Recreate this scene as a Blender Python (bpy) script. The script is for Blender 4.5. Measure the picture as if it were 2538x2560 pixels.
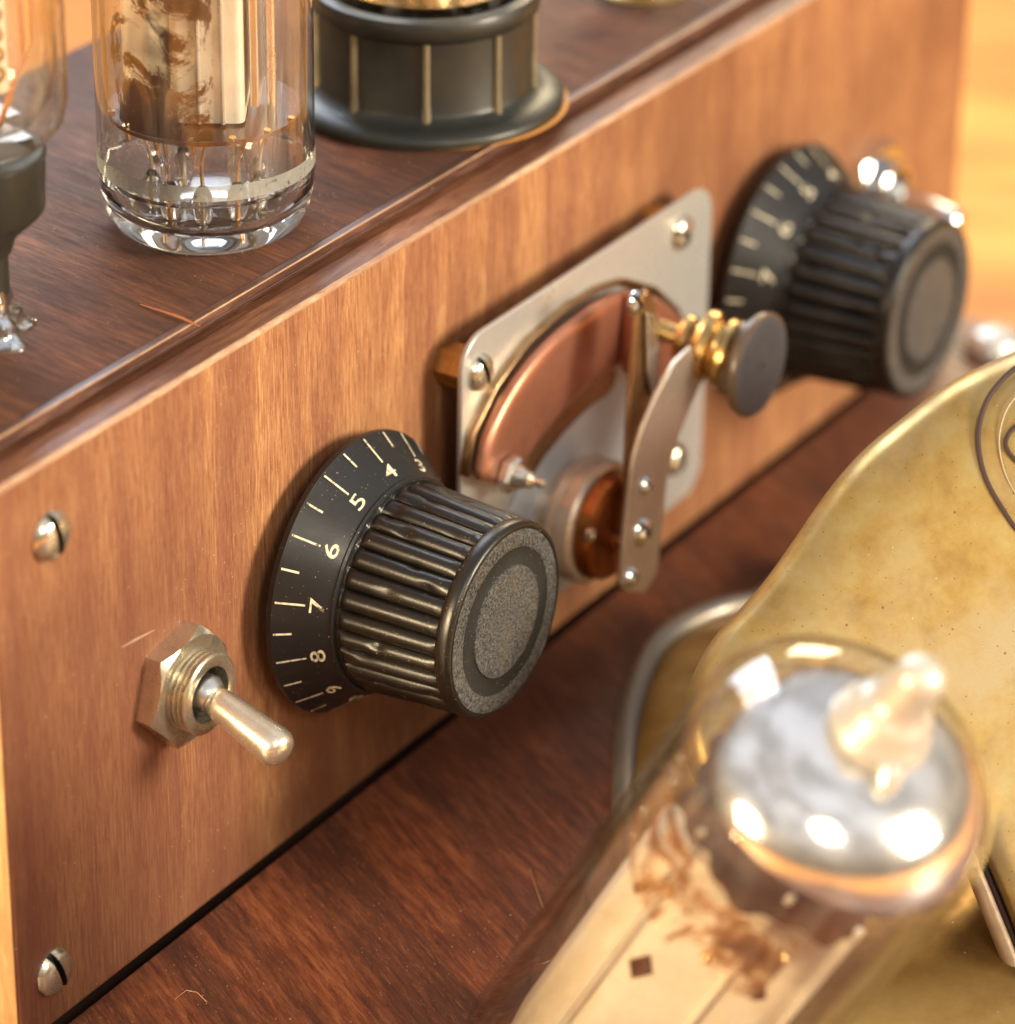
import bpy, math, random
from mathutils import Vector, Matrix
random.seed(7)
S = 0.01                                   # geometry below is written in centimetres
scn = bpy.context.scene
for o in list(bpy.data.objects): bpy.data.objects.remove(o)

# ------------------------------------------------------------------ camera
FPX = 9370.0; CX, CY = 1269.0, 1280.0      # focal length / centre in pixels of the 2538 x 2560 photograph
ax_x = Vector((0.5399228, -0.39304664, 0.74431023))      # box axes seen from the camera (right, down, forward)
ax_y = Vector((-0.84161725, -0.265538, 0.47028713))
ax_z = Vector((0.01279787, -0.88034306, -0.47416485))
CAM = Vector((-32.10002243, -28.12096765, 31.38717676))
def c2w(v): return Vector((ax_x.dot(v), ax_y.dot(v), ax_z.dot(v)))
RIGHT, DOWN, FWD = c2w(Vector((1,0,0))), c2w(Vector((0,1,0))), c2w(Vector((0,0,1)))
K = 2538/1915.0
def ray(px, py): return RIGHT*((px*K-CX)/FPX) + DOWN*((py*K-CY)/FPX) + FWD
def at(px, py, d): return CAM + ray(px, py)*d            # point at a depth
def on(px, py, axis, val):                               # point on a world plane
    r = ray(px, py); return CAM + r*((val-CAM[axis])/r[axis])
cam = bpy.data.cameras.new('camera'); co = bpy.data.objects.new('camera', cam); scn.collection.objects.link(co)
R3 = Matrix((RIGHT, -DOWN, -FWD)).transposed()
co.matrix_world = Matrix.Translation(CAM*S) @ R3.to_4x4()
cam.sensor_fit = 'HORIZONTAL'; cam.sensor_width = 36; cam.lens = FPX/2538*36
cam.clip_start = 0.01; cam.clip_end = 50
cam.dof.use_dof = True; cam.dof.focus_distance = 0.532; cam.dof.aperture_fstop = 12.0; cam.dof.aperture_blades = 7
scn.camera = co
# ------------------------------------------------------------------ light
w = bpy.data.worlds.new('World'); scn.world = w; w.use_nodes = True
nt = w.node_tree; bg = nt.nodes['Background']
tc = nt.nodes.new('ShaderNodeTexCoord'); sp = nt.nodes.new('ShaderNodeSeparateXYZ'); nt.links.new(tc.outputs['Generated'], sp.inputs[0])
rp = nt.nodes.new('ShaderNodeValToRGB'); nt.links.new(sp.outputs['Z'], rp.inputs[0])
e = rp.color_ramp.elements; e[0].position = 0.0; e[0].color = (.10,.06,.03,1); e[1].position = .75; e[1].color = (.50,.52,.58,1)
m = e.new(.25); m.color = (.32,.26,.20,1)
nz = nt.nodes.new('ShaderNodeTexNoise'); nz.inputs['Scale'].default_value = 2.6; nt.links.new(tc.outputs['Generated'], nz.inputs['Vector'])
r2 = nt.nodes.new('ShaderNodeValToRGB'); nt.links.new(nz.outputs[0], r2.inputs[0])
r2.color_ramp.elements[0].position = .42; r2.color_ramp.elements[0].color = (.55,.53,.5,1); r2.color_ramp.elements[1].position = .6; r2.color_ramp.elements[1].color = (1.3,1.27,1.22,1)
mx = nt.nodes.new('ShaderNodeMix'); mx.data_type='RGBA'; mx.blend_type='MULTIPLY'; mx.inputs[0].default_value = 1
nt.links.new(rp.outputs[0], mx.inputs[6]); nt.links.new(r2.outputs[0], mx.inputs[7]); nt.links.new(mx.outputs[2], bg.inputs[0])
bg.inputs[1].default_value = 1.15
def area(name, loc, target, size, power, col, size_y=None):
    l = bpy.data.lights.new(name, 'AREA'); l.energy = power; l.color = col; l.size = size
    if size_y: l.shape = 'RECTANGLE'; l.size_y = size_y
    o = bpy.data.objects.new(name, l); scn.collection.objects.link(o); o.location = loc
    d = Vector(target)-Vector(loc); o.rotation_euler = d.to_track_quat('-Z','Y').to_euler()
    return o
T0 = (.12,-.02,.05)
area('lamp', (-.40,-.66,.62), T0, .20, 2.2, (1,.86,.66))
area('lamp', (.30,-.93,.38), T0, .30, 13.5, (1,.88,.68))
area('side_lamp', (-.65,.15,.25), (0,.04,.04), .20, 8, (1,.76,.45))
area('window_light', (.75,.75,1.0), (.12,.02,.08), .55, 13, (.80,.88,1.0), .8)
area('table_fill', (1.15,.35,.6), (.6,.25,-.02), .3, 4.2, (1,.80,.50))  # added fill that brightens the table behind, no real lamp
scn.view_settings.view_transform = 'Standard'; scn.view_settings.look = 'None'
scn.view_settings.exposure = 0.30; scn.view_settings.gamma = 1; scn.view_settings.use_curve_mapping = False
scn.render.engine = 'CYCLES'
scn.cycles.transparent_max_bounces = 24; scn.cycles.max_bounces = 12; scn.cycles.transmission_bounces = 10
scn.cycles.sample_clamp_indirect = 6

# ------------------------------------------------------------------ materials
class N:
    def __init__(s, name):
        s.m = bpy.data.materials.new(name); s.m.use_nodes = True; s.t = s.m.node_tree
        s.b = s.t.nodes['Principled BSDF']; s.out = s.t.nodes['Material Output']
    def n(s, typ, **kw):
        x = s.t.nodes.new('ShaderNode'+typ)
        for k, v in kw.items(): setattr(x, k, v)
        return x
    def l(s, a, b): s.t.links.new(a, b)
    def co(s, scale=(1,1,1), rot=(0,0,0), loc=(0,0,0)):          # object coordinates in centimetres
        t = s.n('TexCoord'); m = s.n('Mapping'); s.l(t.outputs['Object'], m.inputs[0])
        m.inputs['Scale'].default_value = [100*v for v in scale]; m.inputs['Rotation'].default_value = rot; m.inputs['Location'].default_value = loc
        return m.outputs[0]
    def rotco(s, rot, scale, loc=(0,0,0)):                       # rotate first, then stretch
        a = s.co((1,1,1), rot); m = s.n('Mapping'); s.l(a, m.inputs[0]); m.inputs['Scale'].default_value = scale; m.inputs['Location'].default_value = loc
        return m.outputs[0]
    def noise(s, vec, scale, detail=4, rough=.6, dist=0):
        x = s.n('TexNoise'); s.l(vec, x.inputs['Vector']); x.inputs['Scale'].default_value = scale; x.inputs['Detail'].default_value = detail
        x.inputs['Roughness'].default_value = rough; x.inputs['Distortion'].default_value = dist; return x.outputs[0]
    def ramp(s, fac, stops, interp='LINEAR'):
        x = s.n('ValToRGB'); s.l(fac, x.inputs[0]); x.color_ramp.interpolation = interp
        e = x.color_ramp.elements
        while len(e) < len(stops): e.new(.5)
        for i, (p, c) in enumerate(stops):
            e[i].position = p; e[i].color = (*c, 1) if not isinstance(c, (int, float)) else (c, c, c, 1)
        return x.outputs[0]
    def mix(s, f, a, b, mode='MIX'):
        x = s.n('Mix', data_type='RGBA', blend_type=mode)
        for i, v in ((0, f), (6, a), (7, b)):
            if isinstance(v, (int, float)): x.inputs[i].default_value = v if i == 0 else (v, v, v, 1)
            elif isinstance(v, tuple): x.inputs[i].default_value = (*v, 1)
            else: s.l(v, x.inputs[i])
        return x.outputs[2]
    def mrange(s, v, a, b):
        x = s.n('MapRange'); s.l(v, x.inputs[0]); x.inputs[1].default_value = a; x.inputs[2].default_value = b; return x.outputs[0]
    def dust(s, scale=9, size=.07, density=.35):                 # mask of small specks
        v = s.co((1,1,1)); x = s.n('TexVoronoi'); s.l(v, x.inputs['Vector']); x.inputs['Scale'].default_value = scale
        d = s.ramp(x.outputs['Distance'], [(size*.5, 1.0), (size, 0.0)])
        sx = s.n('SeparateColor'); s.l(x.outputs['Color'], sx.inputs[0])
        r = s.ramp(sx.outputs[0], [(density-.01, 1.0), (density, 0.0)])
        return s.mix(1.0, d, r, 'MULTIPLY')
    def bump(s, h, strength=.2, dist=.0002):
        x = s.n('Bump'); s.l(h, x.inputs['Height']); x.inputs['Strength'].default_value = strength; x.inputs['Distance'].default_value = dist
        s.l(x.outputs[0], s.b.inputs['Normal'])
    def set(s, **kw):
        for k, v in kw.items():
            i = s.b.inputs[k.replace('_', ' ')]
            if isinstance(v, tuple): i.default_value = (*v, 1)
            elif isinstance(v, (int, float)): i.default_value = v
            else: s.l(v, i)
        return s.m

def wood(name, dark, mid, light, rot, stretch, patch=.35, rough=.38, dust=True, coat=.25, fine=1.0, seed=0, ringmix=.5, patchcol=None, leftred=False):
    """stretch: scale per axis after rotation (small along the grain)"""
    a = N(name)
    v = a.rotco(rot, stretch, (seed, seed*1.7, seed*.6))
    warp = a.noise(v, .55, 3, .55, .6)
    fibre = a.noise(v, 5.5*fine, 7, .72, .15)
    pores = a.noise(v, 17*fine, 4, .8)
    c = a.ramp(fibre, [(.34, dark), (.48, mid), (.64, light)])
    big = a.ramp(warp, [(.36, 1.0), (.62, 0.0)])
    c = a.mix(big, c, a.mix(.7, c, patchcol or dark))
    v2 = a.n('Mapping'); a.l(v, v2.inputs[0]); v2.inputs['Scale'].default_value = (1.0, 1.0, 1.0); v2.inputs['Location'].default_value = (3.1, 7.7, 1.3)
    lines = a.noise(v2.outputs[0], 9*fine, 3, .9)
    c = a.mix(a.ramp(lines, [(.56, 0.0), (.66, .55)]), c, light)
    p = a.ramp(pores, [(.38, 1.0), (.46, 0.0)])
    c = a.mix(a.mix(1.0, p, ringmix, 'MULTIPLY'), c, tuple(x*.42 for x in dark))
    blot = a.noise(a.co((1,1,1), loc=(seed+3, 1, 2)), patch, 3, .6)
    c = a.mix(a.ramp(blot, [(.42, 0.0), (.64, .62)]), c, tuple(x*.80 for x in dark))
    if leftred:                              # lower left end redder and darker: shading falloff painted into the wood colour
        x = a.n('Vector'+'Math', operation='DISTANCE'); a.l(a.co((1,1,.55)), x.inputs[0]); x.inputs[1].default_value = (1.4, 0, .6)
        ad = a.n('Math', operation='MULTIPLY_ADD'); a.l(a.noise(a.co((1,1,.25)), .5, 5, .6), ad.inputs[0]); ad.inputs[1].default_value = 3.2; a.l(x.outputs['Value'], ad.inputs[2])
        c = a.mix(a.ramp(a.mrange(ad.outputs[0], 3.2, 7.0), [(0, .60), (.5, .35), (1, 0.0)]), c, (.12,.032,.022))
    if dust:
        d = a.dust(4.5, .065, .26); d2 = a.dust(12, .12, .26)
        c = a.mix(a.mix(1.0, a.mix(1.0, d, d2, 'LIGHTEN'), a.ramp(a.noise(a.co((1,1,1)), .5, 3, .6), [(.42, 0.0), (.6, 1.0)]), 'MULTIPLY'), c, (.75,.62,.45))
    r = a.ramp(fibre, [(.3, min(1, rough+.18)), (.7, rough)])
    a.bump(a.mix(.5, fibre, pores), .35, .0003)
    a.set(Base_Color=c, Roughness=r, Coat_Weight=coat, Coat_Roughness=.22, Specular_IOR_Level=.45)
    return a.m
HP = math.pi/2
M = {}
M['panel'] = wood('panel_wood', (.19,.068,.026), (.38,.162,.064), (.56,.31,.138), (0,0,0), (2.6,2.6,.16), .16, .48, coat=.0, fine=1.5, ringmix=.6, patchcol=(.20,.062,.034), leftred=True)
M['lip']   = wood('lip_wood', (.10,.034,.018), (.25,.09,.04), (.38,.17,.08), (0,0,0), (.22,2.2,2.2), .3, .45, coat=.15, seed=5, ringmix=.3)
M['lid']   = wood('lid_wood', (.046,.015,.007), (.105,.033,.013), (.19,.068,.028), (0,0,.16), (2.2,.22,2.0), .4, .58, coat=.03, seed=9, ringmix=.5)
M['mould'] = wood('moulding_wood', (.05,.018,.012), (.12,.050,.032), (.24,.12,.08), (0,0,0), (.22,2.2,2.2), .6, .36, coat=.3, seed=6, ringmix=.4)
M['wear_light'] = wood('wear_highlight', (.34,.17,.09), (.55,.34,.20), (.70,.50,.34), (0,0,0), (.5,2.2,2.2), .5, .45, coat=.2, seed=8, ringmix=.25)  # pale wood for painted edge highlights, also the scratch and hairs
M['base']  = wood('base_wood', (.065,.017,.009), (.165,.043,.017), (.30,.10,.04), (0,0,.52), (1.9,.20,1.5), .3, .42, coat=.22, seed=13, ringmix=.5, patchcol=(.05,.02,.014))
M['side_lit'] = wood('lit_side_wood', (.45,.22,.08), (.75,.45,.2), (.85,.6,.3), (0,0,0), (2.6,2.6,.2), .3, .5, seed=3, ringmix=.2)  # paler than the panel: bright side light put into the colour
M['table'] = wood('table_wood', (.42,.13,.008), (.70,.27,.02), (.88,.40,.05), (0,0,-.55), (.22,.035,1), .05, .5, dust=False, coat=.1, fine=.5, seed=2, ringmix=.0)

def metal(name, col, rough, var=.12, tint=None, bumps=.15, scale=3, spots=None, metallic=1.0):
    a = N(name); v = a.co()
    n1 = a.noise(v, scale, 5, .65); n2 = a.noise(v, scale*9, 3, .7)
    c = a.mix(a.ramp(n1, [(.38, 0.0), (.68, .8)]), col, tint or tuple(x*.7 for x in col))
    if spots:
        d = a.dust(spots[0], spots[1], spots[2]); c = a.mix(d, c, spots[3])
    r = a.ramp(n1, [(.3, max(.03, rough-var)), (.7, rough+var)])
    a.bump(n2, bumps, .0001)
    return a.set(Base_Color=c, Roughness=r, Metallic=metallic)
M['nickel'] = metal('nickel', (.74,.68,.55), .24, .10, (.52,.45,.33), metallic=.9, scale=2.5)
M['steel']  = metal('worn_steel', (.74,.75,.74), .32, .10, (.62,.58,.52), scale=1.2)
M['cap'] = metal('top_cap_metal', (.52,.49,.43), .40, .06, (.60,.54,.44), metallic=.4)
M['chrome'] = metal('chrome', (.80,.82,.84), .12, .05)
M['lever']  = metal('worn_brass_plating', (.80,.73,.60), .27, .08, (.62,.50,.34), scale=4, metallic=.85)
M['brassf'] = metal('dull_brass', (.62,.42,.17), .28, .10, (.36,.21,.07), scale=3)
M['brown']  = metal('tarnished_brass', (.50,.33,.17), .34, .12, (.30,.15,.07), scale=3)
M['copper'] = metal('copper', (.60,.27,.17), .34, .08, (.42,.16,.09), scale=1.5, metallic=.75)
M['amber']  = metal('amber_copper', (.50,.20,.06), .34, .1, (.34,.09,.02), scale=1.5)
M['silverplate'] = metal('plate_alloy', (.66,.655,.62), .32, .10, (.50,.49,.47), scale=.8, bumps=.08, metallic=.6)
M['bluesteel'] = metal('blue_grey_steel', (.60,.65,.72), .36, .08, (.46,.50,.56), scale=.8, metallic=.3)
M['armmetal'] = metal('dull_arm_metal', (.62,.52,.43), .34, .10, (.46,.36,.27), scale=1.5, metallic=.6)

def brass():
    a = N('aged_brass'); v = a.co()
    n1 = a.noise(v, .45, 5, .6, .2); n2 = a.noise(v, 1.3, 6, .62, .1); n3 = a.noise(v, 40, 2, .6)
    c = a.ramp(n2, [(.28, (.20,.12,.035)), (.48, (.34,.215,.062)), (.74, (.46,.34,.13))])
    c = a.mix(a.ramp(n1, [(.45, 0.0), (.66, .65)]), c, (.38,.31,.19))
    for sc, sz, de, s in ((4, .10, .22, 0), (11, .16, .30, 1), (2.2, .04, .3, 2)):
        c = a.mix(a.mix(1.0, a.dust(sc, sz, de), .85, 'MULTIPLY'), c, (.14,.055,.014))
    c = a.mix(a.mix(1.0, a.dust(7, .06, .15), .8, 'MULTIPLY'), c, (.95,.86,.6))
    r = a.ramp(n2, [(.3, .50), (.7, .36)])
    a.bump(a.mix(.5, n2, n3), .22, .0002)
    return a.set(Base_Color=c, Roughness=r, Metallic=.78)
M['brass'] = brass()
M['brass_dark'] = metal('dark_aged_brass', (.42,.25,.07), .46, .10, (.24,.125,.03), scale=1.3, spots=(5, .12, .25, (.75,.62,.35)), metallic=.8)
M['rim_warm'] = metal('pinkish_edge', (.60,.46,.32), .4, .08, (.42,.28,.16), scale=1.5, metallic=.6)
M['rim'] = metal('sky_grey_rim', (.28,.26,.24), .42, .08, (.34,.27,.20), scale=1.5, metallic=.8)  # brass rim; its grey is the sky's reflection put into the colour
M['engrave'] = N('engraving').set(Base_Color=(.035,.014,.010), Roughness=.7)
M['engrave_faint'] = N('faint_engraving').set(Base_Color=(.36,.30,.22), Roughness=.6, Metallic=.5)

def bakelite(name, col, rough, dust=True, tint=(.05,.035,.012), coat=.4):
    a = N(name); v = a.co()
    n1 = a.noise(v, 1.6, 5, .65); n2 = a.noise(v, 30, 3, .6)
    c = a.mix(a.ramp(n1, [(.40, 0.0), (.7, .8)]), col, tint)
    if dust:
        d = a.mix(1.0, a.dust(9, .085, .34), a.dust(20, .12, .34), 'LIGHTEN')
        c = a.mix(d, c, (.50,.42,.28))
    a.bump(a.mix(.6, n1, n2), .18, .0002)
    r = a.ramp(n1, [(.3, rough+.14), (.7, rough)])
    return a.set(Base_Color=c, Roughness=r, Coat_Weight=coat, Coat_Roughness=.18)
M['bake'] = bakelite('black_bakelite', (.005,.0045,.004), .27, coat=0, tint=(.014,.010,.005))
M['skirt'] = bakelite('knob_skirt', (.010,.010,.011), .30, tint=(.018,.015,.011), coat=0)
M['bake_far'] = bakelite('socket_bakelite', (.012,.013,.010), .40, dust=False, tint=(.030,.026,.014), coat=.15)
M['knobside'] = bakelite('thumb_knob_side', (.10,.062,.034), .34, dust=False, tint=(.05,.03,.02), coat=.3)
M['ribm'] = bakelite('lit_rib', (.20,.16,.09), .4, dust=False, tint=(.10,.08,.05), coat=.1)  # lighter than the socket, colour raised so the ribs look lit
M['disc_grey'] = bakelite('dull_disc', (.045,.046,.055), .6, dust=False, tint=(.065,.066,.075), coat=0)
M['darkring'] = bakelite('dark_ring', (.006,.005,.003), .7, tint=(.012,.009,.005), coat=0)
def speckle():
    a = N('satin_cap'); v = a.co()
    n = a.noise(v, 26, 3, .8); n1 = a.noise(v, 1.5, 3, .6)
    c = a.ramp(n, [(.40, (.016,.016,.017)), (.52, (.08,.08,.08)), (.72, (.19,.188,.18))])
    c = a.mix(a.ramp(n1, [(.45, 0.0), (.7, .30)]), c, (.15,.12,.06))
    a.bump(n, .5, .0002)
    return a.set(Base_Color=c, Roughness=.5, Metallic=.15)
M['satin'] = speckle()
def paint():
    a = N('cream_paint'); n = a.noise(a.co(), 12, 4, .7)
    return a.set(Base_Color=a.ramp(n, [(.36, (.10,.09,.07)), (.44, (.66,.58,.40)), (.6, (.82,.75,.55))]), Roughness=.5)
M['paint'] = paint()
M['cavity'] = N('dark_cavity').set(Base_Color=(.008,.006,.004), Roughness=.6)
M['gapshade'] = N('gap_shade').set(Base_Color=(.035,.014,.007), Roughness=.8)  # near-dark brown that paints the shade in the gap
M['splinter'] = N('raw_splinter').set(Base_Color=(.30,.10,.035), Roughness=.7)
M['washer'] = N('raw_wood').set(Base_Color=(.55,.25,.06), Roughness=.6)

def glass(name, tint=(.995,.99,.98), edge=(.80,.77,.70), rough=.02, haze=0.0):
    a = N(name); t = a.t; t.nodes.remove(a.b)
    lw = a.n('LayerWeight'); lw.inputs['Blend'].default_value = .35
    col = a.ramp(lw.outputs['Facing'], [(.0, tint), (.45, tint), (.88, edge), (1.0, tuple(v*.8 for v in edge))])
    tr = a.n('BsdfTransparent'); a.l(col, tr.inputs[0])
    gl = a.n('BsdfGlossy'); gl.inputs['Roughness'].default_value = rough
    l2 = a.n('LayerWeight'); l2.inputs['Blend'].default_value = .5           # symmetric Schlick term, the same from inside and outside
    pw = a.n('Math', operation='POWER'); a.l(l2.outputs['Facing'], pw.inputs[0]); pw.inputs[1].default_value = 3.0
    fr = a.n('Math', operation='MULTIPLY_ADD'); a.l(pw.outputs[0], fr.inputs[0]); fr.inputs[1].default_value = .85; fr.inputs[2].default_value = .05
    ms = a.n('MixShader'); a.l(fr.outputs[0], ms.inputs[0]); a.l(tr.outputs[0], ms.inputs[1]); a.l(gl.outputs[0], ms.inputs[2])
    sh = ms.outputs[0]
    v = a.co(); d = a.mix(1.0, a.dust(6, .06, .3), a.ramp(a.noise(a.co((1,1,.1)), 3, 4, .7), [(.5, 0.0), (.9, .16)]), 'LIGHTEN')
    df = a.n('BsdfDiffuse'); df.inputs[0].default_value = (.7,.65,.55,1)
    m2 = a.n('MixShader'); a.l(d, m2.inputs[0]); a.l(sh, m2.inputs[1]); a.l(df.outputs[0], m2.inputs[2])
    a.l(m2.outputs[0], a.out.inputs[0]); return a.m
M['glass'] = glass('tube_glass')
M['glass_amber'] = glass('warm_tube_glass', (.98,.94,.87), (.72,.60,.45))
def realglass():
    a = N('bead_glass'); return a.set(Base_Color=(.98,.97,.95), Roughness=.02, Transmission_Weight=1.0, IOR=1.5)
def thinbase():
    a = N('base_glass'); return a.set(Base_Color=(.95,.95,.93), Roughness=.03, Transmission_Weight=1.0, IOR=1.22, Coat_Weight=.6, Coat_Roughness=.03)
M['baseglass'] = thinbase()
M['bead'] = realglass()
def masked(name, shader_cols, vec_scale, thresh, metallic, rough, stretch=(1,1,1), zfade=None, detail=6, seedloc=(0,0,0), amax=1.0):
    """a ragged coating on glass: opaque flakes with gaps between"""
    a = N(name); v = a.co(stretch, loc=seedloc)
    n = a.noise(v, vec_scale, detail, .68, .8)
    if zfade:
        sx = a.n('SeparateXYZ'); a.l(a.co(), sx.inputs[0])
        mr = a.n('MapRange'); a.l(sx.outputs[2], mr.inputs[0]); mr.inputs[1].default_value = zfade[0]; mr.inputs[2].default_value = zfade[1]
        ad = a.n('Math', operation='MULTIPLY_ADD'); a.l(mr.outputs[0], ad.inputs[0]); ad.inputs[1].default_value = zfade[2]; a.l(n, ad.inputs[2]); n2 = ad.outputs[0]
    else: n2 = n
    al = a.ramp(n2, [(thresh, 0.0), (thresh+.06, amax)])
    c = a.ramp(n2, [(thresh, shader_cols[0]), (thresh+.10, shader_cols[1]), (min(1, thresh+.25), shader_cols[2])])
    a.set(Base_Color=c, Metallic=metallic, Roughness=rough, Alpha=al); return a.m
M['flake'] = masked('burnt_flakes', ((.12,.055,.025),(.065,.028,.013),(.030,.015,.009)), 1.1, .515, .1, .5, (1,1,.6), zfade=(3.6, 1.9, .09))
M['flake2'] = masked('burnt_edge', ((.55,.26,.07),(.14,.05,.018),(.035,.016,.010)), .75, .49, .1, .45, (1,1,.8))
M['frost'] = masked('frosted_band', ((.36,.36,.31),(.26,.27,.24),(.32,.32,.29)), 5.0, .36, 0, .7, amax=.72)
def mirror(centre, rad):                    # silvery getter patch, ragged brown at its rim, clear glass beyond
    a = N('getter_mirror'); co_ = a.co()
    x = a.n('Vector'+'Math', operation='DISTANCE'); a.l(co_, x.inputs[0]); x.inputs[1].default_value = centre
    ad = a.n('Math', operation='MULTIPLY_ADD'); a.l(a.noise(co_, 1.1, 5, .6, .4), ad.inputs[0]); ad.inputs[1].default_value = .45; a.l(x.outputs['Value'], ad.inputs[2])
    f = a.mrange(ad.outputs[0], rad-.05, rad+.45)
    al = a.ramp(f, [(.35, 1.0), (.75, 0.0)])
    c = a.ramp(f, [(.0, (.86,.86,.86)), (.25, (.80,.79,.77)), (.5, (.24,.12,.05)), (.75, (.55,.27,.06))])
    a.set(Base_Color=c, Metallic=.9, Roughness=.14, Alpha=al); return a.m
M['anode'] = metal('cream_anode', (.82,.77,.64), .5, .1, (.66,.60,.47), metallic=.25, scale=2)
M['anode2'] = metal('pale_anode', (.86,.79,.64), .5, .1, (.74,.62,.44), metallic=.15, scale=1.5)
M['mica'] = N('dark_mica').set(Base_Color=(.10,.035,.012), Roughness=.25, Specular_IOR_Level=.7)
M['glowwire'] = metal('copper_wire', (.95,.60,.28), .25, .05)

# ------------------------------------------------------------------ object helpers
def link(o, parent=None):
    scn.collection.objects.link(o)
    if parent: o.parent = parent
    return o
def mesh(name, verts, faces, mat, parent=None, smooth=True, autosmooth=35, bevel=None, label=None):
    me = bpy.data.meshes.new(name); me.from_pydata([tuple(Vector(v)*S) for v in verts], [], faces); me.validate(); me.update()
    o = bpy.data.objects.new(name, me); link(o, parent)
    if isinstance(mat, (list, tuple)):
        for mm in mat: me.materials.append(mm)
    else: me.materials.append(mat)
    if smooth:
        for p in me.polygons: p.use_smooth = True
        try: me.set_sharp_from_angle(angle=math.radians(autosmooth))
        except Exception: pass
    if bevel:
        b = o.modifiers.new('bevel', 'BEVEL'); b.width = bevel*S; b.segments = 3; b.limit_method = 'ANGLE'; b.angle_limit = math.radians(40)
    if label: o['label'] = label
    return o
def empty(name, loc, label=None, cat=None, group=None, parent=None):
    o = bpy.data.objects.new(name, None); o.location = Vector(loc)*S; o.empty_display_size = .01; link(o, parent)
    if label: o['label'] = label
    if cat: o['category'] = cat
    if group: o['group'] = group
    return o
def merge(*parts):
    V, Fc = [], []
    for v, f in parts:
        n = len(V); V += list(v); Fc += [tuple(i+n for i in q) for q in f]
    return V, Fc
def box(x0, x1, y0, y1, z0, z1):
    v = [(x,y,z) for x in (x0,x1) for y in (y0,y1) for z in (z0,z1)]
    return v, [(0,1,3,2),(4,6,7,5),(0,4,5,1),(2,3,7,6),(0,2,6,4),(1,5,7,3)]
def basis(axis):
    a = Vector(axis).normalized(); h = Vector((0,0,1)) if abs(a.z) < .9 else Vector((1,0,0))
    u = h.cross(a).normalized(); v = a.cross(u); return u, v, a
def lathe(profile, n=64, org=(0,0,0), axis=(0,0,1), rfun=None, a0=0, a1=2*math.pi):
    """profile: list of (radius, height) along the axis"""
    u, v, a = basis(axis); org = Vector(org); V, Fc = [], []
    full = abs(a1-a0-2*math.pi) < 1e-6; m = n if full else n+1
    for i, (r, h) in enumerate(profile):
        for k in range(m):
            t = a0+(a1-a0)*k/n; rr = r if not rfun else rfun(r, t, i)
            V.append(org + a*h + (u*math.cos(t)+v*math.sin(t))*rr)
    for i in range(len(profile)-1):
        for k in range(n):
            k2 = (k+1) % m if full else k+1
            Fc.append((i*m+k, i*m+k2, (i+1)*m+k2, (i+1)*m+k))
    return V, Fc
def tube(pts, r, n=12, caps=True):
    pts = [Vector(p) for p in pts]; V, Fc = [], []
    rs = r if isinstance(r, (list, tuple)) else [r]*len(pts)
    d0 = (pts[1]-pts[0]).normalized(); u, v, _ = basis(d0)
    for i, p in enumerate(pts):
        d = (pts[min(i+1, len(pts)-1)]-pts[max(i-1, 0)]).normalized()
        u = (u - d*u.dot(d)).normalized(); v = d.cross(u)
        for k in range(n): t = 2*math.pi*k/n; V.append(p+(u*math.cos(t)+v*math.sin(t))*rs[i])
    for i in range(len(pts)-1):
        for k in range(n): Fc.append((i*n+k, i*n+(k+1)%n, (i+1)*n+(k+1)%n, (i+1)*n+k))
    if caps: Fc += [tuple(range(n))[::-1], tuple(range((len(pts)-1)*n, len(pts)*n))]
    return V, Fc
def prism(poly, off):                       # poly: 3-D outline (planar), off: thickness vector
    n = len(poly); off = Vector(off); V = [Vector(p) for p in poly]+[Vector(p)+off for p in poly]
    return V, [tuple(range(n)), tuple(range(n, 2*n))[::-1]]+[(i, i+n, (i+1)%n+n, (i+1)%n) for i in range(n)]
def hexprof(r, n=6, rot=0): return [(r*math.cos(rot+2*math.pi*k/n), r*math.sin(rot+2*math.pi*k/n)) for k in range(n)]
def roundrect(x0, x1, z0, z1, r, n=8):
    out = []
    for cx, cz, a in ((x1-r, z1-r, 0), (x0+r, z1-r, 90), (x0+r, z0+r, 180), (x1-r, z0+r, 270)):
        for k in range(n+1): t = math.radians(a+90*k/n); out.append((cx+r*math.cos(t), cz+r*math.sin(t)))
    return out
OUTW = (0,-1,0)                             # out of the front panel

# ------------------------------------------------------------------ table and background
t = mesh('table_top', *box(-150, 400, -150, 400, -6, -2), M['table'], smooth=False); t['kind'] = 'structure'

# ------------------------------------------------------------------ base board
bb = mesh('wooden_board', *merge(box(-14, 28.9, -24, -.10, -1.99, .06), box(-14, 28.9, -.1001, 9.5, -1.99, -.75)), M['base'], smooth=False, bevel=.035)
for P_ in ([(1000, 1640), (1020, 1700), (1060, 1790), (1075, 1810), (1095, 1850)], [(330, 1885), (352, 1868), (372, 1872), (390, 1890)]):
    mesh('stray_hair', *tube([on(x, y, 2, .075) for x, y in P_], .006, 5), M['wear_light'], bb)
bb['label'] = 'dark red-brown wooden board lying flat under the cabinet'; bb['category'] = 'board'
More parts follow.
